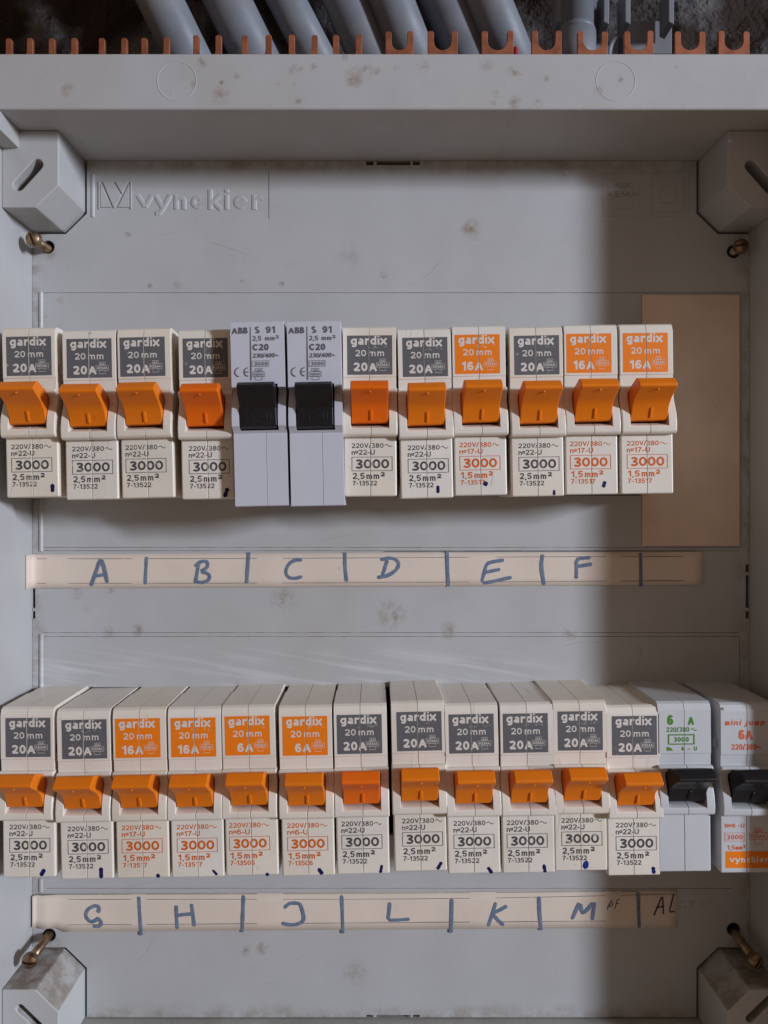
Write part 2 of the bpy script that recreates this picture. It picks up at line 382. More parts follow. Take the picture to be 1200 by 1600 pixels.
M['felt'] = ink('felt_pen_blue', (.115, .155, .235), (.20, .24, .30), .9, 600, .4, .7, .8)
M['biro'] = ink('thin_black_pen', (.03, .028, .05), (.1, .09, .1), .6)
M['faded'] = ink('faded_violet_pen', (.33, .30, .37), (.45, .44, .44), .9, 600, .4, .6)
M['rule'] = ink('printed_rule', (.11, .09, .08), (.5, .4, .3), .7, 200, .55, .7)

def metal(name, col, col2, rough, sc_=300, met=1.0):
    m, nt, b = newmat(name, rough); vec = coords(nt)
    lk(nt, mix(nt, noise_fac(nt, vec, sc_, 4, .35, .7), col, col2), b.inputs['Base Color'])
    b.inputs['Metallic'].default_value = met; bump(nt, b, vec, 600, .3, .0001); return m
M['brass'] = metal('yellow_zinc_steel', (.42, .31, .19), (.17, .10, .065), .40)
M['copper'] = metal('copper', (.42, .15, .075), (.26, .085, .045), .48, 200, .55)
M['redwire'] = plastic('red_insulation', (.35, .015, .02), .5)

def rough_wall():
    m, nt, b = newmat('rough_masonry', .95, .1); vec = coords(nt, world=True)
    a = noise_fac(nt, vec, 22, 6, .45, .62, .6)
    c = mix(nt, a, (.035, .026, .021), (.15, .145, .15))
    c = mix(nt, noise_fac(nt, vec, 180, 5, .55, .7, .7), c, (.015, .012, .011))
    c = mix(nt, mathn(nt, 'MULTIPLY', noise_fac(nt, vec, 9, 3, .5, .6), .7), c, (.045, .028, .02))
    lk(nt, c, b.inputs['Base Color']); bump(nt, b, vec, 350, 1.0, .002, 6); return m
M['wall'] = rough_wall()
M['groove'] = ink('groove_dirt', (.21, .185, .16), (.42, .41, .40), .9, 160, .45, .62, .8)

# ------------------------------------------------------------ setting: rough wall behind
def wall():
    m = bpy.data.meshes.new('wall'); vs = []; fs = []
    nx, nz = 210, 210; x0, x1, z0, z1 = -800, 800, -800, 800
    for j in range(nz+1):
        for i in range(nx+1):
            x = x0+(x1-x0)*i/nx; z = z0+(z1-z0)*j/nz
            h = noise.fractal(Vector((x/45, z/45, 0)), .8, 2.1, 5)*7+noise.noise(Vector((x/9, z/9, 3)))*2.2
            vs.append((x*S, (78-h)*S, z*S))
    for j in range(nz):
        for i in range(nx):
            a = j*(nx+1)+i; fs.append((a, a+1, a+nx+2, a+nx+1))
    m.from_pydata(vs, [], fs); m.update()
    tag(put('wall', m, M['wall']), kind='structure')
wall()

# ------------------------------------------------------------ enclosure
XL, XR, ZT, ZB = -120.8, 131.0, 120.0, -181.2
enc = empty('enclosure', (5, 0, ZB))
tag(enc, 'light grey plastic distribution board housing framing both breaker rows', 'electrical box')
E0 = (-5, 0, -ZB)            # children keep panel coordinates
def enc_part(name, mb, mat, bev=.4, cut=None, seg=2, label=None):
    o = put(name, bevelled(mb.mesh(name), bev, seg, cut=cut), mat, enc, E0)
    if label: o['label'] = label
    return o
b = MB(); b.box(-150, 152, -6, 35, ZT, 137.2); enc_part('top_rail', b, M['box'], .7, seg=3)
b = MB(); b.box(XL-4, XL, -62, 35, ZB-3, ZT-.02); enc_part('side_wall', b, M['box'], .3)
b = MB(); b.box(XR, XR+4, -62, 39, ZB-3, ZT-.02); enc_part('side_wall', b, M['box'], .3)
b = MB(); b.box(XL+.02, XR-.02, -62, 35, ZB-4, ZB); enc_part('bottom_wall', b, M['dusty'], .3)
b = MB(); b.box(XL+.02, XR-.02, -62, -60, ZB+.02, ZT-.02); enc_part('back_panel', b, M['void'], 0)
b = MB(); b.box(XL+.02, XR-.02, -60, -6.1, ZT, ZT+4); enc_part('top_wall', b, M['box'], 0)
b = MB(); b.box(XL+.03, -115.2, 17.5, 34.6, 114.2, ZT-.03); enc_part('hinge_tab', b, M['box'], .25)
for cx in (276, 962):       # shallow moulding rings in the rail face
    b = MB(); x = X_(cx, 35); z = Z_(126.5, 35); r = 30.5*(D-35)/F
    pts = [(x+r*math.cos(t), z+r*math.sin(t)) for t in [2*math.pi*k/64 for k in range(64)]]
    b.stroke(pts, .22, 35.0, .35, closed=True, smooth=0)
    o = put('moulding_ring', b.mesh('moulding_ring'), M['box'], enc, E0)
for sx in (-1, 1):          # DIN rail behind each row
    zc = 28 if sx > 0 else -91
    b = MB(); b.box(XL+1, XR-1, -40, -38, zc-17, zc+17); enc_part('mounting_rail', b, M['void'], 0)

def post(side, top):
    xi = X_(132) if side < 0 else X_(1092)
    xo = XL+.03 if side < 0 else XR-.03
    zi = Z_(362) if top else Z_(1484)
    zo = ZT-.03 if top else ZB+.03
    c = 7.4*(1 if side > 0 else -1); d = 7.2*(1 if top else -1)
    poly = [(xo, zo), (xi, zo), (xi, zi+d), (xi+c, zi), (xo, zi)]
    b = MB(); b.prism_y(poly, -8, 22)
    # slotted hole
    if side < 0 and top: a, e = (29, 289), (58, 257)
    elif side > 0 and top: a, e = (1173, 259), (1203, 293)
    elif side < 0: a, e = (31, 1576), (62, 1606)
    else: a, e = (1172, 1592), (1203, 1562)
    A = Vector((X_(a[0], 22), Z_(a[1], 22))); B = Vector((X_(e[0], 22), Z_(e[1], 22)))
    r = 1.75 if top else 1.2; t = (B-A).normalized(); n = Vector((-t.y, t.x)); pts = []
    for k in range(9):
        an = math.pi*k/8; pts.append(tuple(B+n*r*math.cos(an)+t*r*math.sin(an)))
    for k in range(9):
        an = math.pi*k/8; pts.append(tuple(A-n*r*math.cos(an)-t*r*math.sin(an)))
    q = MB(); q.prism_y(pts, 4, 30)
    mat = M['box'] if top else M['post_dust_shade']
    enc_part('corner_post', b, mat, .45, cut=q.mesh('slot'))
m_, nt, bs = newmat('dust_and_shade_on_post', .5, .3); vec = coords(nt, world=True)
g = N(nt, 'ShaderNodeNewGeometry'); sp = N(nt, 'ShaderNodeSeparateXYZ'); lk(nt, g.outputs['Normal'], sp.inputs[0])
up = N(nt, 'ShaderNodeMapRange'); up.inputs['From Min'].default_value = .35; up.inputs['From Max'].default_value = .8; lk(nt, sp.outputs['Z'], up.inputs['Value'])
fine = noise_fac(nt, vec, 130, 6, .42, .58, .7)
dd = mathn(nt, 'MULTIPLY', up.outputs[0], mathn(nt, 'ADD', mathn(nt, 'MULTIPLY', fine, .7), .3))  # up-facing faces darker: patchy dust, plus shade painted into the colour
lk(nt, mix(nt, dd, (.47, .47, .455), (.23, .19, .15)), bs.inputs['Base Color']); bump(nt, bs, vec, 700, .3, .0001)
M['post_dust_shade'] = m_
post(-1, True); post(1, True); post(-1, False); post(1, False)

# ------------------------------------------------------------ cover plate
cov = empty('cover_plate', (5, 0, ZB+.4))
tag(cov, 'pale grey stained cover plate with raised lettering top left and two breaker openings', 'cover plate')
V0 = (-5, 0, -(ZB+.4))
g = .85
def corner(side, top):
    xi = (X_(132)+g) if side < 0 else (X_(1092)-g)
    zi = (Z_(362)-g) if top else (Z_(1484)+g)
    xo = (XL+.12) if side < 0 else (XR-.12); zo = (ZT-.12) if top else (ZB+.5)
    c = 7.4*side; d = 7.2*(1 if top else -1)
    return [(xo, zi), (xi+c, zi), (xi, zi+d), (xi, zo)]
tl = corner(-1, True); tr = corner(1, True); bl = corner(-1, False); br = corner(1, False)
b = MB(); b.prism_y(tl+tr[::-1]+br+bl[::-1], -2.5, 0)
cuts = []
def cutbox(x0, x1, z0, z1, p0=-4, p1=2):
    q = MB(); q.box(x0, x1, p0, p1, z0, z1); cuts.append(q)
cutbox(-116.6, X_(1001), 2.4, 55.2)
cutbox(-117.2, 124.2, -116.8, -64.8)
for a, c in ((572, 583.5), (588.5, 641.5), (645, 656)):
    cutbox(X_(a), X_(c), ZT-1.6, ZT+1); cutbox(X_(a), X_(c), ZB-.5, ZB+1.3)
for a, c in ((882, 894), (899, 950), (955, 966.5)):
    cutbox(XR-1.35, XR+1, Z_(c), Z_(a)); cutbox(XL-1, XL+1.1, Z_(c), Z_(a))
scr = [(75, 386), (1146, 393), (77, 1461), (1146, 1452)]
for a, c in scr:
    q = MB(); q.rod((X_(a), -4, Z_(c)), (X_(a), 2, Z_(c)), 2.35, 28); cuts.append(q)
# fine grooves of the two opening surrounds
def groove(x0, x1, z0, z1): cutbox(x0, x1, z0, z1, -.35, 1)
gx0, gx1 = X_(66), X_(1156)
for (ya, ) in ((457.5,), (860.5,), (855.5,), (988.5,), (994.5,), (1388,)):
    groove(gx0 if ya != 1388 else X_(72), gx1-(0 if ya < 1300 else 3), Z_(ya)-.1, Z_(ya)+.11)
groove(X_(420)-.13, X_(420)+.13, Z_(342), Z_(268))
groove(X_(1155.5)-.1, X_(1155.5)+.1, Z_(1085), Z_(995)); groove(X_(1155.5)-.1, X_(1155.5)+.1, Z_(853), Z_(461))
m0 = bevelled(b.mesh('plate'), .12, 1, cut=[q.mesh('c') for q in cuts])
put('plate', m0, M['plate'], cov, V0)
b = MB()
for ya in (457.5, 860.5, 855.5, 988.5, 994.5, 1388):
    b.stroke([(gx0+1+i*(gx1-gx0-2)/24, Z_(ya)) for i in range(25)], .085, -.2, .05, smooth=0, jit=.3)
for xa, ya, yb in ((420, 342, 268), (1155.5, 1085, 995), (1155.5, 853, 461)): b.stroke([(X_(xa), Z_(ya)), (X_(xa), Z_(yb))], .08, -.2, .05, smooth=0)
put('groove_dirt', b.mesh('groove_dirt'), M['groove'], cov, V0)['kind'] = 'stuff'
b = MB()
for L in ([(330, 379), (379, 394), (409, 409)], [(880, 1010), (905, 1002), (940, 1004)], [(690, 405), (668, 432), (640, 446)], [(985, 1070), (1000, 1030), (1003, 1012)], [(215, 1500), (235, 1480), (240, 1462)]):
    b.stroke([(X_(a), Z_(c)) for a, c in L], .05, 0, .05, smooth=2, jit=.6)
for k in range(46):
    t = math.radians(35+k*2.6+random.uniform(-1, 1)); rr = 60+random.uniform(-5, 5)
    x, z = X_(1062+rr*math.cos(t)*1.1), Z_(1078-rr*math.sin(t))
    b.stroke([(x, z), (x+random.uniform(-.3, .3), z+random.uniform(.2, .7))], .06, 0, .05, smooth=0)
put('surface_scratch', b.mesh('surface_scratch'), M['groove'], cov, V0)['kind'] = 'stuff'
def rib(x, z0, z1, wd=.75, h=.5):
    b = MB(); n = 0
    b.prism_y([(x-wd, z0), (x+wd, z0), (x+wd, z1), (x-wd, z1)], -.1, .02)
    b.add([(x-wd, 0, z0), (x+wd, 0, z0), (x+wd, 0, z1), (x-wd, 0, z1), (x-.3, -h, z0+.3), (x+.25, -h, z0+.3), (x+.25, -h, z1-.3), (x-.3, -h, z1-.3)],
          [[4, 5, 6, 7], [0, 1, 5, 4], [1, 2, 6, 5], [2, 3, 7, 6], [3, 0, 4, 7]])
    put('rib', b.mesh('rib'), M['plate'], cov, V0)
rib(X_(64), Z_(862), Z_(456)); rib(X_(64.5), Z_(1088), Z_(990)); rib(X_(64), Z_(1394), Z_(1372)); rib(X_(145), Z_(340), Z_(272), .7, .35)
# raised maker's name and its square emblem
b = MB(); txt(b, 'vynckier', X_(214), X_(410), Z_(327.5), 7.0, 0, off=.048, thick=.30, space=.9)
o = put('raised_lettering', text_mesh(b, 'raised_lettering', False), M['plate'], cov, V0)
b = MB(); x0, x1, z0, z1 = X_(154), X_(206), Z_(327), Z_(284)
def bar(b, pts, p0=-.05, p1=.4): b.prism_y(pts, p0, p1)
fx = lambda u: x0+(x1-x0)*u
fz = lambda u: z0+(z1-z0)*u
bar(b, [(fx(.0), fz(0)), (fx(.04), fz(0)), (fx(.04), fz(1)), (fx(0), fz(1))]); bar(b, [(fx(.96), fz(0)), (fx(1), fz(0)), (fx(1), fz(1)), (fx(.96), fz(1))])
bar(b, [(fx(.06), fz(.9)), (fx(.40), fz(.06)), (fx(.06), fz(.06))]); bar(b, [(fx(.13), fz(1)), (fx(.42), fz(1)), (fx(.68), fz(.48)), (fx(.50), fz(.04)), (fx(.46), fz(.04))])
bar(b, [(fx(.50), fz(1)), (fx(.90), fz(1)), (fx(.71), fz(.56))]); bar(b, [(fx(.93), fz(.92)), (fx(.58), fz(.06)), (fx(.93), fz(.06))])
put('raised_emblem', bevelled(b.mesh('raised_emblem'), .15, 2), M['plate'], cov, V0)
# raised approval marks top right
b = MB()
def cross_outline(b, cx, cz, aw, ah, sw, sh, r, p, flat=.3):
    b.stroke([(cx-sw, cz-ah), (cx-sw, cz-sh), (cx+sw, cz-sh), (cx+sw, cz-ah), (cx+aw, cz-ah), (cx+aw, cz+ah), (cx+sw, cz+ah), (cx+sw, cz+sh), (cx-sw, cz+sh), (cx-sw, cz+ah), (cx-aw, cz+ah), (cx-aw, cz-ah)],
             r, p, flat, closed=True, smooth=0)
cross_outline(b, X_(973), Z_(303), 5.6, 1.9, 3.4, 5.2, .09, 0, .5)
b.rect(X_(1018), X_(1070), Z_(331), Z_(279), .10, 0, .9); b.rect(X_(1032), X_(1056), Z_(317), Z_(292), .10, 0, .9); b.rect(X_(942), X_(1077), Z_(338), Z_(270), .08, 0, .9)
txt(b, 'KEMA', X_(950), X_(996), Z_(308), 2.2, .02, off=.0, thick=.1); txt(b, 'KEUR', X_(962), X_(984), Z_(294), 1.8, .02, off=0, thick=.1)
M['relief'] = ink('worn_relief', (.33, .32, .30), (.44, .43, .42), .9, 160, .45, .62, .8)
put('raised_approval_marks', b.mesh('raised_approval_marks', False), M['relief'], cov, V0)
# faint moulding circles
for a, c, r in ((318, 1041, 25), (905, 1044, 24)):
    b = MB(); x, z = X_(a), Z_(c); r *= D/F
    b.stroke([(x+r*math.cos(t), z+r*math.sin(t)) for t in [2*math.pi*k/64 for k in range(64)]], .07, 0, .5, closed=True, smooth=0)
    put('moulding_ring', b.mesh('moulding_ring'), M['plate'], cov, V0)

# ------------------------------------------------------------ tan blanking plate
b = MB(); b.box(X_(1002.5), X_(1154.5), .02, .9, Z_(853), Z_(461))
o = put('blanking_plate', bevelled(b.mesh('blanking_plate'), .3, 2), M['tan'])
tag(o, 'tan rectangular blanking card filling the right end of the upper breaker opening', 'blanking plate')

# ------------------------------------------------------------ screws
def screw(i, hp, hx, hy, slot_deg, label):
    a, c = scr[i]; x, z = X_(a), Z_(c); hX, hZ = X_(hx, hp), Z_(hy, hp)
    e = empty('screw', (x, 0, z)); tag(e, label, 'screw', 'screws holding the cover plate')
    dx, dz = hX-x, hZ-z
    sh = MB(); sh.rod((0, -14, 0), (dx, hp-1, dz), 1.45, 20)
    o = put('shank', sh.mesh('shank'), M['brass'], e)
    for pl in o.data.polygons: pl.use_smooth = len(pl.vertices) == 4
    hd = MB(); prof = [(0, 2.0), (1.0, 2.55), (2.0, 2.6), (2.9, 2.25), (3.5, 1.4), (3.7, .01)]; n = 28; vs = []; fs = []
    for h, r in prof:
        for k in range(n):
            t = 2*math.pi*k/n; vs.append((dx+r*math.cos(t), -(hp-1.6+h), dz+r*math.sin(t)))
    for j in range(len(prof)-1):
        for k in range(n): fs.append([j*n+k, j*n+(k+1) % n, (j+1)*n+(k+1) % n, (j+1)*n+k])
    fs.append(list(range(n))); fs.append([(len(prof)-1)*n+k for k in range(n)][::-1])
    hd.add(vs, fs)
    q = MB(); t = math.radians(slot_deg); u = Vector((math.cos(t), math.sin(t)))*4; v = Vector((-math.sin(t), math.cos(t)))*.42
    q.prism_y([(dx-u.x-v.x, dz-u.y-v.y), (dx+u.x-v.x, dz+u.y-v.y), (dx+u.x+v.x, dz+u.y+v.y), (dx-u.x+v.x, dz-u.y+v.y)], hp+.7, hp+5)
    m = bevelled(hd.mesh('head'), .08, 1, cut=q.mesh('q'))
    put('head', m, M['brass'], e)
    bs_ = MB(); nn = 28
    for r0, r1 in ((1.75, 2.3),):
        vs = []
        for (rr, pp) in ((r0, -2.4), (r1, -2.4), (r1, -.6), (r0, -.6)):
            for k in range(nn):
                t = 2*math.pi*k/nn; vs.append((rr*math.cos(t), -pp, rr*math.sin(t)))
        fs = [[j*nn+k, j*nn+(k+1) % nn, ((j+1) % 4)*nn+(k+1) % nn, ((j+1) % 4)*nn+k] for j in range(4) for k in range(nn)]
        bs_.add(vs, fs)
    put('washer', bs_.mesh('washer'), M['black'], e)
screw(0, 11, 53, 374, 108, 'yellow zinc slotted screw sticking out below the top left corner post')
screw(1, 5.5, 1157.5, 385, 8, 'dark slotted screw almost flush below the top right corner post')
screw(2, 15, 47, 1500, -8, 'long yellow zinc screw half withdrawn above the bottom left corner post')
screw(3, 15, 1180, 1500, 60, 'yellow screw half withdrawn in the shade above the bottom right corner post')

# ------------------------------------------------------------ paper strips with hand-written letters
def strip(name, prof, ztop, zbot, label, torn=False):
    """prof: (x, p); ztop/zbot: functions of x"""
    e = empty('label_strip', (0, 0, zbot(0))); tag(e, label, 'paper label', 'paper strips under the breaker rows')
    b = MB(); vs = []; fs = []; n = len(prof)
    for x, p in prof:
        t, q = ztop(x), zbot(x)
        for k in range(5):
            vs.append((x, -p, q+(t-q)*k/4-zbot(0)))
    for i in range(n-1):
        for k in range(4): a = i*5+k; fs.append([a, a+5, a+6, a+1])
    b.add(vs, fs)
    m = b.mesh('paper', False); o = put('paper', m, M['paper'], e)
    for pl in m.polygons: pl.use_smooth = True
    md = o.modifiers.new('t', 'SOLIDIFY'); md.thickness = .22*S; md.offset = 0
    return e
lin = lambda xa, ya, xb, yb: (lambda x: Z_(ya)+(Z_(yb)-Z_(ya))*(x-X_(xa))/(X_(xb)-X_(xa)))
xs = lambda a, c, n: [a+(c-a)*i/n for i in range(n+1)]
pr = [(XL+.25, 5.2), (XL+.3, 3.0), (XL+.45, 1.4), (XL+.9, .6), (XL+1.8, .35)]+[(x, .30+.10*math.sin(x*.21)*math.sin(x*.047)) for x in xs(XL+4, X_(1098), 70)]
st1 = strip('s', pr, lin(52, 866, 1098, 862), lin(52, 919, 1098, 913.5), 'beige paper strip lettered A to F in blue pen under the upper breakers')
def wav(x, k=1.0): return .30+.10*math.sin(x*.21)*math.sin(x*.047)
pr = [(X_(53.5), 1.6), (X_(56), .9), (X_(60), .75), (X_(68), 1.1), (X_(76), .9), (X_(90), .45)]+[(x, wav(x)) for x in xs(X_(100), X_(1057), 70)]
st2 = strip('s', pr, lin(57, 1397, 1057, 1390.5), (lambda x: lin(57, 1455, 1057, 1448.5)(x)+(2.0 if x < X_(66) else 1.4 if x < X_(92) else 0)), 'beige paper strip lettered G to M in blue pen under the lower breakers')

def write(parent, polys, r, mat, name, p=.52, jit=.12, smooth=2, label=None):
    b = MB(); zo = parent.location.z/S if parent else 0
    for pl in polys:
        b.stroke([(X_(a), Z_(c)-zo) for a, c in pl], r, p, .06, smooth=smooth, jit=jit)
    o = put(name, b.mesh(name), mat, parent)
    return o
h = lambda ox, oy, s, L: [(ox+a/s, oy+c/s) for a, c in L]
U = lambda L: h(0, 840, 2, L)
V = lambda L: h(600, 840, 2, L)
W1 = lambda L: h(0, 1370, 2, L)
W2 = lambda L: h(600, 1370, 2, L)
W4 = lambda L: h(900, 1370, 4, L)
sep = []
for polys in ([U([(287, 148), (303, 105), (314, 70), (322, 72), (337, 138)]), U([(297, 120), (332, 115)])],
              [U([(622, 78), (617, 110), (612, 138)]), U([(612, 88), (632, 72), (652, 76), (648, 95), (626, 106), (654, 112), (657, 130), (636, 141), (610, 137)])],
              [U([(942, 70), (925, 68), (902, 82), (892, 106), (900, 124), (920, 128), (943, 122)])],
              [[(605, 876), (598, 898)], [(596, 874), (612, 871), (623, 877), (622, 888), (608, 899), (591, 902)]],
              [V([(372, 70), (345, 74), (320, 80), (312, 110), (303, 143), (340, 137), (396, 124)]), V([(316, 108), (360, 99)])],
              [V([(642, 62), (620, 64), (600, 68), (601, 100), (600, 125)]), V([(602, 90), (646, 83)])]):
    write(st1, polys, .62, M['felt'], 'handwritten_letter', smooth=1)
for polys in ([U([(459, 62), (457, 100), (455, 143)])], [U([(778, 48), (774, 100), (772, 140)])], [U([(1078, 48), (1078, 90), (1083, 135)])],
              [V([(197, 45), (198, 90), (201, 150)])], [V([(495, 55), (490, 88), (499, 145)])], [V([(800, 50), (801, 100), (801, 150)])]):
    write(st1, polys, .62, M['felt'], 'divider_stroke', smooth=1)
for polys in ([W1([(310, 108), (312, 90), (296, 88), (275, 100), (268, 120), (284, 140), (302, 134), (308, 126), (320, 142), (312, 154), (296, 152)])],
              [W1([(552, 90), (553, 120), (555, 158)]), W1([(600, 85), (604, 115), (608, 150)]), W1([(553, 118), (604, 113)])],
              [W1([(890, 94), (898, 86), (908, 80)]), W1([(908, 80), (932, 80), (940, 84), (950, 118), (950, 134), (938, 144), (912, 149), (883, 143)])],
              [W2([(18, 80), (16, 105), (12, 133), (40, 133), (78, 130)])],
              [W2([(348, 80), (337, 115), (325, 150)]), W2([(382, 90), (360, 102), (338, 113), (352, 130), (372, 148)])],
              [W2([(588, 128), (600, 100), (612, 76), (618, 112), (628, 108), (657, 73), (654, 100), (650, 130)])]):
    write(st2, polys, .62, M['felt'], 'handwritten_letter', smooth=1)
for polys in ([W1([(435, 62), (438, 120), (442, 178)])], [W1([(762, 58), (760, 110), (758, 168)])], [W1([(1068, 58), (1070, 110), (1072, 172)])],
              [W2([(212, 70), (211, 120), (209, 170)])], [W2([(484, 62), (485, 110), (490, 162)])], [W2([(793, 48), (794, 100), (796, 155)])]):
    write(st2, polys, .62, M['felt'], 'divider_stroke', smooth=1)
write(st2, [W2([(697, 100), (701, 84), (712, 70)]), W2([(704, 90), (703, 80), (710, 76), (714, 84), (708, 92), (704, 88)]), W2([(721, 96), (724, 82), (726, 70), (735, 68)]), W2([(723, 82), (732, 80)])], .14, M['biro'], 'small_pen_note')
write(st2, [W4([(485, 235), (512, 170), (538, 108), (541, 170), (543, 228)]), W4([(500, 188), (545, 180)]), W4([(607, 105), (592, 165), (578, 216), (612, 212)])], .24, M['biro'], 'pen_word')
o = write(None, [W4([(682, 160), (664, 152), (646, 172), (650, 194), (668, 198), (682, 178), (684, 196)]), W4([(716, 150), (722, 172), (724, 196)]), W4([(722, 168), (734, 154), (748, 152)]),
               W4([(785, 150), (790, 195)]), W4([(790, 165), (800, 155), (808, 190)]), W4([(808, 165), (822, 152), (828, 188)]), W4([(842, 150), (848, 165)])], .26, M['faded'], 'faded_pen_writing', p=0)
o.parent = cov; o.location = Vector(V0)*S
for st, lines in ((st1, [[(53, 873), (400, 872.6), (800, 870), (1088, 869)], [(53, 911.5), (450, 911), (1093, 907)], [(600, 861.5), (1086, 860.5)]]),
                  (st2, [[(58, 1404.5), (280, 1404), (700, 1404), (1055, 1396)], [(56, 1396.5), (600, 1395), (995, 1391.5)], [(82, 1444), (300, 1443), (950, 1438)]])):
    for L in lines: write(st, [L], .085, M['rule'], 'printed_rule', p=.46, jit=.3, smooth=2)

# ------------------------------------------------------------ circuit breakers
MESH = {}
def half(mb_fn, name, bev, wsmall=.22, seg=3, cut=None):
    m = mb_fn.mesh(name)
    return bevelled(m, bev, seg, weight=lambda c: (wsmall if abs(c.x) < .2 else 1.0), cut=cut)
def join_meshes(ms, name):
    bm = bmesh.new()
    for m in ms: bm.from_mesh(m)
    out = bpy.data.meshes.new(name); bm.to_mesh(out); bm.free()
    for pl in out.polygons: pl.use_smooth = True
    return weighted(out)
def weighted(m):
    for pl in m.polygons: pl.use_smooth = True
    m.set_sharp_from_angle(angle=math.radians(50))
    o = bpy.data.objects.new('tmp', m); C.objects.link(o); md = o.modifiers.new('w', 'WEIGHTED_NORMAL'); md.weight = 100; md.keep_sharp = True
    r = evaluate(o); bpy.data.objects.remove(o); r.name = m.name; return r
def mirror(m, name):
    bm = bmesh.new(); bm.from_mesh(m)
    for v in bm.verts: v.co.x = -v.co.x
    bmesh.ops.reverse_faces(bm, faces=bm.faces)
    out = bpy.data.meshes.new(name); bm.to_mesh(out); bm.free()
    return weighted(out)
GAP = .075
def gardix_half(sgn):
    sh = .28          # the collar seam sits a little to the right of the body seam
    gx = GAP
    pieces = []
    b = MB(); b.box(gx, 8.25, -30, 12.5, .2, 53.4); pieces.append(half(b, 'a', .4))
    b = MB(); b.prism_x([(10, 33.2), (10, 53.5), (27.3, 53.5), (28.35, 52.9), (28.95, 51.2), (29.0, 51.0), (29.0, 37.45), (28.75, 37.3), (28.6, 33.2)], gx, 8.32)
    hq = MB(); hq.rod((7.4, 25.6, 40.2), (10, 25.6, 40.2), 1.75, 20)
    pieces.append(half(b, 'b', .5, cut=hq.mesh('h')))
    b = MB(); b.prism_x([(10, 0), (28.3, 0), (28.3, 19.4), (10, 19.4)], gx, 8.28); pieces.append(half(b, 'c', .55))
    prof = [(10, 18.6), (30.2, 18.6), (31.1, 19.3), (31.3, 22), (30.8, 25), (29.6, 27.8), (28.6, 30), (28.9, 31.2), (30.3, 32.6), (30.3, 33.2), (29.7, 33.9), (10, 33.9)]
    g2 = gx+(sh if sgn > 0 else -sh)
    q = MB(); q.prism_x([(16, 22.2), (29.0, 22.1), (31.6, 21.0), (40, 20.2), (40, 32.2), (16, 32.2)], -9, 5.95)
    b = MB(); b.prism_x(prof, g2, 8.58); m = b.mesh('d')
    m = bevelled(m, .42, 3, weight=lambda c: (.3 if (c.x < 1.0 or (c.x < 6.2 and 21.5 < c.z < 32.8)) else 1.0), cut=q.mesh('w'))
    pieces.append(m)
    j = join_meshes(pieces, 'shell_half')
    return j if sgn > 0 else mirror(j, 'shell_half')
MESH['shell_r'] = gardix_half(1); MESH['shell_l'] = gardix_half(-1)

def lever_mesh(prof, wdt, xo, name, ridge=True):
    b = MB(); b.prism_x(prof, xo-wdt/2, xo+wdt/2)
    m = bevelled(b.mesh(name), .28, 2)
    if ridge:
        q = MB()
        q.prism_x([(30.0, 23.7), (31.1, 23.6), (32.3, 26.6), (31.2, 26.8)], xo-.02, xo+.85)
        m1 = bevelled(q.mesh('r'), .12, 1)
        q = MB(); q.rod((xo+.2, 37.6, 31.5), (xo+.2, 38.75, 31.4), .28, 12); m2 = bevelled(q.mesh('r2'), .1, 1)
        m = join_meshes([m, m1, m2], name)
    return m
LV = [(15, 23.2), (29.6, 22.7), (30.4, 23.0), (32.2, 27.2), (34.4, 29.3), (38.7, 31.8), (39.3, 32.4), (39.2, 33.1), (37.0, 34.9), (36.1, 35.2), (35.2, 34.9), (26, 31.9), (15, 31)]
MESH['lever'] = lever_mesh(LV, 11.5, 0.0, 'lever')
b = MB(); b.box(-7.9, 7.9, 14, 16.5, 20.5, 33.0); MESH['slot'] = b.mesh('lever_slot')

def cross_emblem(b, cx, cz, s, r, p):
    cross_outline(b, cx, cz, 2.0*s, .78*s, .95*s, 1.8*s, r, p, .1)
    b.stroke([(cx-.95*s, cz-.78*s), (cx+.95*s, cz-.78*s)], r, p, .1, smooth=0); b.stroke([(cx-.95*s, cz+.78*s), (cx+.95*s, cz+.78*s)], r, p, .1, smooth=0)
    txt(b, 'KEMA', cx-1.65*s, cx+1.65*s, cz-.42*s, .85*s, p+.01, off=.0)
    txt(b, 'KEUR', cx-.7*s, cx+.7*s, cz+.95*s, .5*s, p+.01, off=.0)
def tilde(b, x0, x1, z, a, r, p):
    b.stroke([(x0+(x1-x0)*t, z+a*math.sin(2*math.pi*t)) for t in [i/10 for i in range(11)]], r, p, .1, smooth=1)
def upper_print(amp, o):
    b = MB(); p = 29.05; o = o+.5
    txt(b, 'gardix', -6.5+o, 4.85+o, 47.5, 2.75, p, off=.028, space=.9)
    txt(b, '20', -5.1+o, -1.6+o, 43.9, 2.0, p, off=.004); txt(b, 'mm', -.9+o, 4.1+o, 43.9, 2.0, p, off=.004)
    if amp == 6: txt(b, '6A', -3.8+o, 1.3+o, 39.2, 2.75, p, off=.034)
    elif amp == 16: txt(b, '16A', -5.6+o, 1.2+o, 39.2, 2.75, p, off=.034)
    else: txt(b, '20A', -5.75+o, 1.75+o, 39.2, 2.75, p, off=.034)
    cross_emblem(b, 3.55+o, 41.15, 1.0, .06, p)
    for k in range(random.choice((0, 5, 9, 14))):
        a, z = random.uniform(-1.5, 5.2)+o, 46.7+random.uniform(-.35, .35)
        b.stroke([(a, z), (a+random.uniform(.1, .5), z+random.uniform(-.25, .25))], random.uniform(.03, .06), p, .1, smooth=0)
    return text_mesh(b, 'label_lettering')
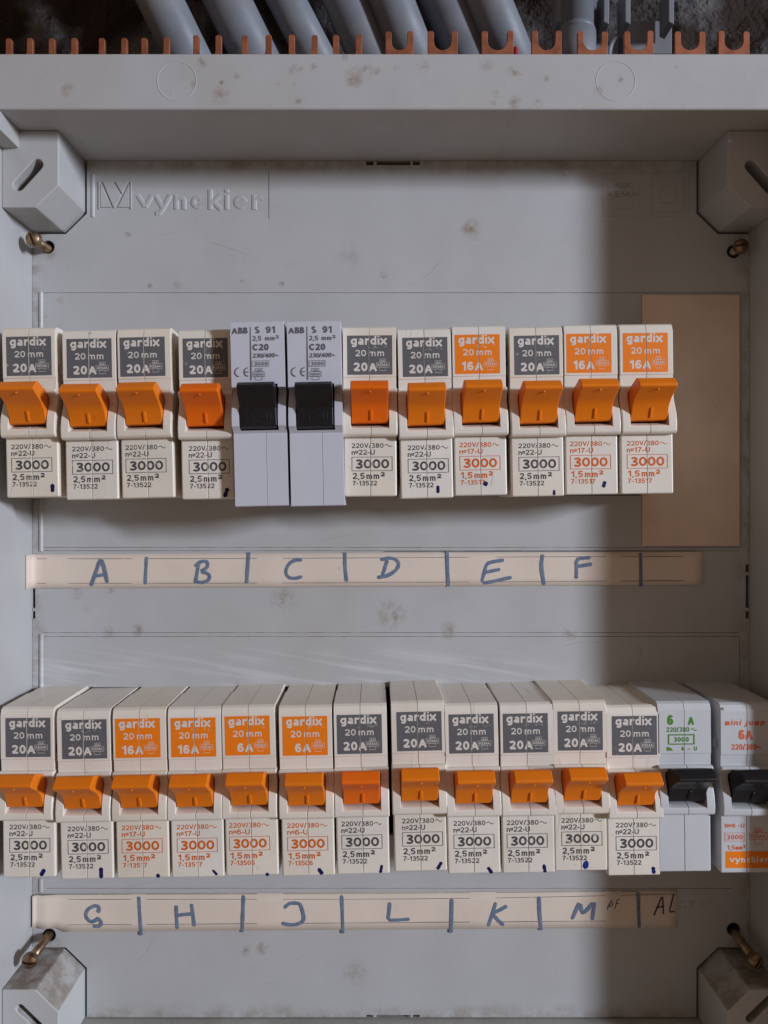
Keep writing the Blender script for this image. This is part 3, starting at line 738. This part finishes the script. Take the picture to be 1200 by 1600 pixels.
def lower_print(num, code, area, o):
    b = MB(); p = 28.35
    txt(b, '220V/380', -6.4+o, 3.7+o, 15.2, 1.5, p, off=0); tilde(b, 4.1+o, 6.2+o, 15.9, .36, .1, p)
    txt(b, 'n°'+num+'-U', -6.4+o, (.9 if len(num) > 1 else .2)+o, 13.05, 1.65, p, off=.004)
    for (a, c, d, e) in ((-6.4, 6.4, 12.25, 12.42), (-6.4, 6.4, 7.95, 8.12), (-6.4, -6.22, 8.12, 12.25), (6.22, 6.4, 8.12, 12.25)):
        b.quad(a+o, c+o, d, e, p)
    txt(b, '3000', -5.5+o, 5.5+o, 8.75, 2.9, p, off=.022, space=.75)
    txt(b, area, -6.2+o, -2.3+o, 5.45, 1.95, p, off=.014); txt(b, 'mm²', -1.9+o, 4.0+o, 5.45, 1.95, p, off=.014)
    txt(b, code, -6.2+o, 1.5+o, 3.4, 1.5, p, off=.004)
    return text_mesh(b, 'rating_print')
def label_panel(o):
    b = MB(); b.quad(o-7.07, -.13, 38.1, 50.4, 29.025); b.quad(.13, o+7.07, 38.1, 50.4, 29.025); return b.mesh('label_panel', False)
RATE = {20: ('22', '7-13522', '2,5'), 16: ('17', '7-13517', '1,5'), 6: ('6', '7-13506', '1,5')}

def marker(parent, px, py, cx, by, rot, dx, dy, r, mat, p=28.33):
    """pen dash; px,py picture position, dx,dy half extent in picture px"""
    k = (D-28.3)/F; lx = (px-cx)*k; lz = (by-py)*k
    b = MB(); b.stroke([(lx-dx*k, lz+dy*k), (lx, lz), (lx+dx*k, lz-dy*k)], r*k, p, .03, smooth=2, jit=.2)
    put('pen_mark', b.mesh('pen_mark'), mat, parent)

def breaker(seam, by, tilt, amp, label, mark=None, deep=False, row='', lo=0.0, ll=-6.4):
    x, z = X_(seam, 28.6), Z_(by, 28.6)
    z0 = z
    t = math.radians(tilt)
    e = empty('circuit_breaker', (x+math.sin(t)*26*0+ (26*math.tan(t)), 0, z0), -t)
    tag(e, label, 'circuit breaker', 'circuit breakers in the '+row+' row')
    tn = random.uniform(0, .35)
    for k_ in ('shell_l', 'shell_r'): put('shell_half', MESH[k_], M['cream'], e)['tone'] = tn
    put('lever_slot', MESH['slot'], M['void'], e)
    put('lever', MESH['lever'], M['deep'] if deep else M['orange'], e)
    put('label_panel', label_panel(lo), M['panel_grey'] if amp == 20 else M['panel_orange'], e)
    put('label_lettering', upper_print(amp, lo), M['ink_white'], e)
    put('rating_print', lower_print(*RATE[amp], ll+6.4), M['ink_dark'] if amp == 20 else M['ink_orange'], e)
    if seam == 141.5:
        b = MB(); b.stroke([(-.1, 52.0), (.35, 51.9), (.9, 51.7)], .5, 28.6, .2, smooth=1, jit=.3); put('chip', b.mesh('chip'), M['groove'], e)
    if mark:
        px, py, dx, dy, r = mark[:5]
        marker(e, px, py, seam, by, t, dx, dy, r, M['marker_bright'] if len(mark) > 5 else M['marker'])
    return e

UP = [(48, 777, 1.2, 20, 'grey-label 20A breaker, leftmost of the upper row, against the left wall', (79, 763, 0, 5, 3), False),
      (141.5, 780.5, 1.0, 20, 'grey-label 20A breaker second from left in the upper row, chipped at its top edge', None, False),
      (228, 778, 1.4, 20, 'grey-label 20A breaker third from left in the upper row, no pen mark on it', None, False),
      (322.7, 779.8, 1.0, 20, 'grey-label 20A breaker with scratched print, left beside the two lilac black-lever breakers', (351, 770, -2, 5.5, 3.2), True),
      (578, 775.5, .5, 20, 'grey-label 20A breaker with deep orange lever, right beside the lilac breakers, upper row', None, True),
      (665, 778.5, 1.2, 20, 'grey-label 20A breaker between deep-orange-lever one and first orange-label one, upper row', (682, 765, 0, 4.5, 2.8), False),
      (749.6, 774, 1.0, 16, 'orange-label 16A breaker with round blue blot, first orange label in the upper row', (757, 756, .5, 1.6, 3.9), False),
      (839, 775.5, 1.0, 20, 'grey-label 20A breaker standing between two orange-label ones in the upper row', (864, 770, 0, 3, 2.2), False),
      (923.7, 772.5, .7, 16, 'orange-label 16A breaker with blue mark at its foot, second from right in the upper row', (943, 757, -1, 3.4, 3), False),
      (1010.5, 771.5, .7, 16, 'orange-label 16A breaker at the right end of the upper row beside the tan card', None, False)]
LO = [(43.9, 1372, .5, 20, 'grey-label 20A breaker, leftmost of the lower row, with slanting blue mark', (65, 1364, -2.2, 3.8, 3.3), False),
      (133.2, 1374.7, 1.2, 20, 'grey-label 20A breaker second from left in the lower row, long upright blue mark', (155, 1365, 0, 7, 3), False),
      (220.5, 1372.9, 1.2, 16, 'orange-label 16A breaker third from left in the lower row', (244, 1369.5, .6, 1.6, 3), False),
      (306.4, 1371.8, 1.2, 16, 'orange-label 16A breaker fourth from left in the lower row, with thin slanting blue mark', (333, 1364.5, 3, 3.4, 1.9), False),
      (391, 1369, 1.4, 6, 'orange-label 6A breaker with half-round blue blot, left one of the 6A pair', (414.5, 1367.5, -1.4, 0, 2.8), False),
      (479.6, 1369.5, 1.2, 6, 'orange-label 6A breaker with slanting blue mark, right one of the 6A pair', (498, 1362.5, 2.4, 3.4, 3), False),
      (565.2, 1366.8, 1.2, 20, 'grey-label 20A breaker with deep orange lever, beside the 6A pair in the lower row', (593, 1359, -1, 5, 2.6), True),
      (655, 1362.3, 1.3, 20, 'grey-label 20A breaker set slightly higher than its neighbours, eighth in the lower row', (684, 1354, -2.8, 4.5, 2.8), False),
      (738.7, 1366, 1.3, 20, 'grey-label 20A breaker ninth in the lower row, blue mark leaning left', (763, 1361, 2.6, 3.8, 2.6), False),
      (824.5, 1365, 1.0, 20, 'grey-label 20A breaker tenth in the lower row, upright blue mark', (849, 1358, .8, 5, 2.6), False),
      (906.8, 1361.6, .8, 20, 'grey-label 20A breaker with bright blue blot over its article number, lower row', (914, 1352, -1, 4, 4.4, 1), False),
      (989.6, 1369, .8, 20, 'grey-label 20A breaker left beside the plain breaker with green print, lower row', (1020, 1361, .6, 4.2, 2.8), False)]
# how far the print sits off the seam, in mm: label centre, then left end of the lower print
UO = [(0, -6.5), (.05, -6.1), (-.5, -6.8), (.05, -5.85), (.1, -5.85), (.2, -5.85), (-.5, -6.55), (.15, -5.95), (-.6, -6.7), (-.35, -6.3)]
LOO = [(.33, -6.1), (.25, -5.9), (-.55, -6.45), (-.38, -6.4), (-.4, -7.0), (-.2, -6.5), (-.33, -6.65), (.4, -5.65), (-.07, -6.3), (-.45, -6.75), (.1, -6.05), (.45, -5.6)]
for r, q in zip(UP, UO): breaker(r[0], r[1], r[2], r[3], r[4], r[5], r[6], 'upper', q[0], q[1])
for r, q in zip(LO, LOO): breaker(r[0], r[1], r[2], r[3], r[4], r[5], r[6], 'lower', q[0], q[1])

# the two cold grey breakers with black levers at the right end of the lower row
def grey_breaker(seam, by, tilt, label, prints):
    t = math.radians(tilt)
    e = empty('circuit_breaker', (X_(seam, 28.6)+26*math.tan(t), 0, Z_(by, 28.6)), -t)
    tag(e, label, 'circuit breaker', 'circuit breakers in the lower row')
    put('shell_half', MESH['shell_l'], M['white'], e); put('shell_half', MESH['shell_r'], M['white'], e)
    put('lever_slot', MESH['slot'], M['void'], e); put('lever', MESH['lever'], M['black'], e)
    for n, m, mt in prints: put(n, m, mt, e)
    if seam > 1100:
        b = MB(); b.stroke([(-7.7, 51.9), (-7.4, 51.3)], .55, 28.7, .5, smooth=0, jit=.2); put('chip', b.mesh('chip'), M['groove'], e)
b = MB(); p = 29.05
txt(b, '6', -5.3, -3.5, 46.4, 3.2, p, off=.04); txt(b, 'A', 1.2, 3.0, 46.4, 2.7, p, off=.035)
txt(b, '220/380', -5.7, 1.6, 44.2, 1.5, p, off=.01); tilde(b, 2.2, 3.8, 44.9, .35, .12, p)
for (a, c, d, e_) in ((-5.2, 3.2, 43.1, 43.5), (-5.2, 3.2, 40.2, 40.6), (-5.2, -4.75, 40.6, 43.1), (2.75, 3.2, 40.6, 43.1)): b.quad(a, c, d, e_, p)
txt(b, '3000', -3.4, 1.4, 41.1, 1.5, p, off=.03)
txt(b, 'No.', -5.6, -3.6, 38.3, 1.3, p, off=.03); txt(b, '6', -.9, -.2, 38.3, 1.3, p, off=.03); txt(b, '-', 1.0, 1.8, 38.3, 1.3, p, off=.03); txt(b, 'U', 2.9, 3.9, 38.3, 1.3, p, off=.03)
grey_breaker(1069.5, 1363, .6, 'cold grey breaker with green 6 A print and black lever, second from right below',
             [('front_print', text_mesh(b, 'front_print'), M['ink_green'])])
b = MB()
txt(b, 'mini jump', -7.2, 5.6, 46.7, 1.75, p, off=.05, shear=.15)
txt(b, '6A', -2.7, 1.7, 42.2, 3.1, p, off=.045); txt(b, '220/380~', -5.0, 4.2, 39.0, 1.8, p, off=.02)
p = 28.35; c_ = MB()
txt(c_, 'Nº6 -U', -6.9, -.6, 14.3, 1.3, p, off=.03)
for (a, c, d, e_) in ((-6.9, -.7, 12.6, 12.75), (-6.9, -.7, 10.0, 10.15), (-6.9, -6.7, 10.15, 12.6), (-.85, -.7, 10.15, 12.6)): c_.quad(a, c, d, e_, p)
txt(c_, '3000', -6.3, -1.2, 10.6, 1.5, p, off=.02); cross_emblem(c_, 3.6, 11.6, 1.35, .1, p); txt(c_, '1,5mm²', -6.1, -.4, 7.4, 1.4, p, off=.02)
d_ = MB(); d_.quad(-6.7, -.13, 1.6, 6.9, 28.33); d_.quad(.13, 7.6, 1.6, 6.9, 28.33)
f_ = MB(); txt(f_, 'vynckier', -5.4, 6.8, 3.4, 1.9, 28.36, off=.05)
grey_breaker(1167, 1365, .3, 'cold grey breaker with red-orange 6A print and orange foot band, at the lower right end',
             [('front_print', text_mesh(b, 'front_print'), M['ink_red']), ('rating_print', text_mesh(c_, 'rating_print'), M['ink_red']),
              ('colour_band', d_.mesh('colour_band', False), M['panel_orange']), ('band_lettering', text_mesh(f_, 'band_lettering'), M['ink_white'])])

# the two lilac-grey breakers (taller, black levers)
b = MB(); b.box(-8.2, 8.2, -30, 9.5, 4, 53)
base = bevelled(b.mesh('a'), .2, 1)
b = MB(); b.prism_x([(9, 0), (31.3, 0), (31.5, .3), (31.6, 22.6), (32.4, 23.4), (34.2, 24.6), (34.4, 27), (33.8, 30), (32.2, 33.2), (30.6, 35.4), (30.6, 36.0), (33.2, 36.6), (33.4, 56.6), (33.0, 57), (9, 57)], -8.28, 8.28)
q = MB(); q.box(-6.0, 5.9, 16, 44, 23.4, 37.6)
sl = MB(); sl.box(1.75, 1.85, 31.0, 40, -1, 23.0)
ab = bevelled(b.mesh('b'), .32, 2, cut=[q.mesh('q'), sl.mesh('sl')])
MESH['abb'] = join_meshes([base, ab], 'shell')
b = MB(); b.box(-7.6, 7.6, 14, 16.2, 21, 40); MESH['abb_slot'] = b.mesh('lever_slot')
AL = [(15, 24.2), (33.0, 23.8), (34.2, 24.6), (34.6, 30.2), (36.4, 32.0), (39.2, 35.6), (39.4, 36.4), (37.6, 37.6), (36.6, 37.5), (28, 35.8), (15, 34)]
b = MB(); b.prism_x(AL, -5.75, 5.5); MESH['abb_lever'] = bevelled(b.mesh('lever'), .3, 2)
b = MB(); p = 34.45
b.stroke([(-3.6, 29.2), (-3.6, 25.4), (-2.4, 25.4)], .07, p, .6, smooth=0); b.stroke([(-1.8, 29.0), (-1.8, 26)], .12, p, .6, smooth=0)
txt(b, 'ON', .7, 3.8, 26.6, 2.0, p+.1, off=0, thick=.06)
MESH['abb_mark'] = b.mesh('raised_marking', False)
b = MB(); p = 33.45; k = (D-33.4)/F*90/1200.0     # crop pixels (1200 wide over 90 px) to mm
def A(x0, x1, yb, hh, s, off, **kw): txt(b, s, (x0-600)*k*1.0+.1, (x1-600)*k+.1, 57-(yb-45)*k, hh*k, p, off=off, **kw)
A(540, 655, 305, 142, 'S', .03); A(775, 970, 305, 142, '91', .03)
A(495, 685, 457, 98, '2,5', .008); A(755, 1045, 457, 95, 'mm²', .008)
A(495, 832, 662, 135, 'C20', .03); A(495, 955, 812, 90, '230/400', 0); A(960, 1030, 812, 90, '~', 0)
A(525, 800, 975, 72, '3000', 0, space=1.3)
def R(x0, x1, y0, y1, r=.06): b.rect((x0-600)*k+.1, (x1-600)*k+.1, 57-(y1-45)*k, 57-(y0-45)*k, r, p)
R(490, 825, 880, 995); R(540, 690, 1040, 1105); R(498, 735, 1110, 1205); R(540, 688, 1210, 1275)
A(520, 710, 1185, 48, 'KEMA', 0); A(580, 660, 1092, 32, 'KEUR', 0)
b.quad((444-600)*k+.1, (462-600)*k+.1, 57-(1280-45)*k, 57-(165-45)*k, p)
def arc(cx, cy, rx, ry, a0, a1): b.stroke([((cx+rx*math.cos(math.radians(t))-600)*k+.1, 57-(cy-ry*math.sin(math.radians(t))-45)*k) for t in range(a0, a1+1, 12)], .13, p, .1, smooth=1)
arc(208, 1105, 92, 92, 96, 264); arc(398, 1105, 88, 88, 96, 264)
b.stroke([((318-600)*k+.1, 57-(1105-45)*k), ((398-600)*k+.1, 57-(1105-45)*k)], .12, p, .1, smooth=0)
for a, c in ((65, 190), (200, 300), (305, 400)):
    A(a, c, 305, 130, 'ABB'[(65, 200, 305).index(a)], .06)
MESH['abb_print'] = text_mesh(b, 'front_print', False)
for i, (cx, by, t, lab) in enumerate(((405.3, 790.8, 1.3, 'tall lilac-grey C20 breaker with black lever, left one of the pair in the upper row'),
                                      (493.3, 790.4, 1.2, 'tall lilac-grey C20 breaker with black lever, right one of the pair in the upper row'))):
    t = math.radians(t)
    e = empty('circuit_breaker', (X_(cx, 32.5)+28*math.tan(t), 0, Z_(by, 31.5)), -t)
    tag(e, lab, 'circuit breaker', 'circuit breakers in the upper row')
    put('shell', MESH['abb'], M['lilac'], e); put('lever_slot', MESH['abb_slot'], M['void'], e)
    lv = put('lever', MESH['abb_lever'], M['black'], e)
    put('raised_marking', MESH['abb_mark'], M['black'], lv); put('front_print', MESH['abb_print'], M['ink_lilac'], e)

# ------------------------------------------------------------ above the housing: conduits, clips, copper comb bars
cond = [(250, 290, 35, 'leftmost slanting grey conduit above the housing, next to bare masonry'), (355, 395, 36, 'second slanting grey conduit from the left'),
        (447, 490, 29, 'third slanting conduit from the left, thinner and darker'), (541, 578, 36, 'fourth slanting grey conduit from the left'),
        (611, 643, 34, 'fifth slanting grey conduit from the left'), (694, 730, 35, 'sixth slanting grey conduit from the left'), (762, 796, 34, 'rightmost slanting grey conduit, beside the upright one')]
for i, (a, c, r, lab) in enumerate(cond):
    p = -32-(i % 2)*7-(8 if i == 2 else 0); k = (D-p)/F
    dx = (c-a)/82.0
    pts = [(a-dx*330, -330), (c+dx*140, 222)]
    b = MB(); b.rod((X_(pts[0][0], p), p, Z_(pts[0][1], p)), (X_(pts[1][0], p), p, Z_(pts[1][1], p)), r*k, 40)
    m = b.mesh('conduit')
    for pl in m.polygons: pl.use_smooth = len(pl.vertices) == 4
    o = put('conduit', m, M['pipe']); tag(o, lab, 'conduit', 'slanting conduits above the housing')
p = -30; k = (D-p)/F
b = MB(); b.rod((X_(901, p), p, 400), (X_(901, p), p, Z_(44, p)), 26*k, 40); b.rod((X_(901, p), p, Z_(44, p)), (X_(901, p), p, Z_(54, p)), 26*k, 40, r2=29.5*k); b.rod((X_(901, p), p, Z_(54, p)), (X_(901, p), p, Z_(120, p)), 29.5*k, 40)
m = b.mesh('conduit')
for pl in m.polygons: pl.use_smooth = len(pl.vertices) == 4
tag(put('conduit', m, M['pipe']), 'upright grey conduit held in a two-armed clip', 'conduit')
def clip(x0, x1, lab, ring=None):
    e = empty('pipe_clip', (X_((x0+x1)/2, -45), 45, Z_(40, -45))); tag(e, lab, 'pipe clip', 'pipe clips above the housing')
    lx, lz = e.location.x/S, e.location.z/S
    for xa, nm in ((x0, 'arm'), (x1, 'arm')):
        b = MB(); x = X_(xa, -32)-lx; b.prism_y([(x-1.1, Z_(44, -32)-lz), (x+1.1, Z_(48, -32)-lz), (x+1.1, 200-lz), (x-1.1, 200-lz)], -38, -28)
        o = put(nm, bevelled(b.mesh(nm), .4, 2), M['pipe'], e); o.location = (0, -45*S, 0)
    b = MB(); b.box(X_(x0-5, -45)-lx, X_(x1, -45)-lx, -50, -40, Z_(95, -45)-lz, (220 if x0 < 900 else Z_(44, -45))-lz)
    o = put('clip_base', bevelled(b.mesh('clip_base'), .4, 2), M['pipe'], e); o.location = (0, -45*S, 0)
clip(872, 943, 'grey two-armed clip gripping the upright conduit')
clip(976, 1043, 'empty grey two-armed clip right of the upright conduit')
b = MB(); x, z = X_(985, -42), Z_(85, -42); rr = 34*.26
b.stroke([(x+rr*math.cos(t), z+rr*math.sin(t)) for t in [2*math.pi*i/48 for i in range(48)]], 1.3, 42*-1, 1.0, closed=True, smooth=0)
tag(put('cable_ring', b.mesh('cable_ring'), M['pipe']), 'grey plastic ring hanging below the empty clip', 'ring')
b = MB(); b.rod((X_(806, -22), -22, Z_(74, -22)), (X_(806, -22), -22, Z_(100, -22)), .9, 14, 1.2)
tag(put('wire_end', bevelled(b.mesh('wire_end'), .3, 2), M['redwire']), 'tip of a red wire just above the top rail', 'wire')

pairs = [(15, 48), (82, 117), (160, 195), (226, 261), (307, 342), (383, 420), (456, 492), (525, 561), (607, 641), (673, 710), (757, 797), (835, 872), (906.5, 944), (979, 1015), (1058, 1096), (1126, 1165)]
def comb(i0, i1, p, lab):
    k = (D-p)/F; x0 = X_(pairs[i0][0]-8, p); x1 = X_(pairs[i1-1][1]+8, p)
    e = empty('busbar_comb', ((x0+x1)/2, -p, 126)); tag(e, lab, 'busbar', 'copper comb bars behind the top rail')
    ex = (x0+x1)/2
    b = MB(); b.box(x0-ex, x1-ex, -.8, .8, 0, 10)
    put('bar', bevelled(b.mesh('bar'), .2, 1), M['copper'], e)
    for i in range(i0, i1):
        a, c = pairs[i]; u = (i/15.0); top = (61 if i < 4 else 56 if i < 8 else 50)+random.uniform(-1, 1)
        ya = Z_(top, p)-126; yb = Z_(top+random.uniform(-1, 1), p)-126; floor = Z_(80 if i > 7 else 93, p)-126
        xa, xb = X_(a-4.8, p)-ex, X_(c+4.8, p)-ex; wd = 9.6*k
        ri = (xb-xa-2*wd)/2; cx = (xa+xb)/2
        pts = [(xa, 9.9), (xb, 9.9), (xb, yb-.5), (xb-.5, yb), (xb-wd+.5, yb), (xb-wd, yb-.5)]
        hh = min(ri, 3.2)
        for t in range(0, 181, 22): pts.append((cx+ri*math.cos(math.radians(t)), floor+hh-hh*math.sin(math.radians(t))))
        pts += [(xa+wd, ya-.5), (xa+wd-.5, ya), (xa+.5, ya), (xa, ya-.5)]
        b = MB(); b.prism_y(pts, -.8+.05, .8-.05)
        put('fork', bevelled(b.mesh('fork'), .2, 2), M['copper'], e)
comb(0, 8, -13, 'copper comb bar with dull forks at the left, behind the top rail')
comb(8, 16, -9, 'copper comb bar with bright U forks at the right, behind the top rail')
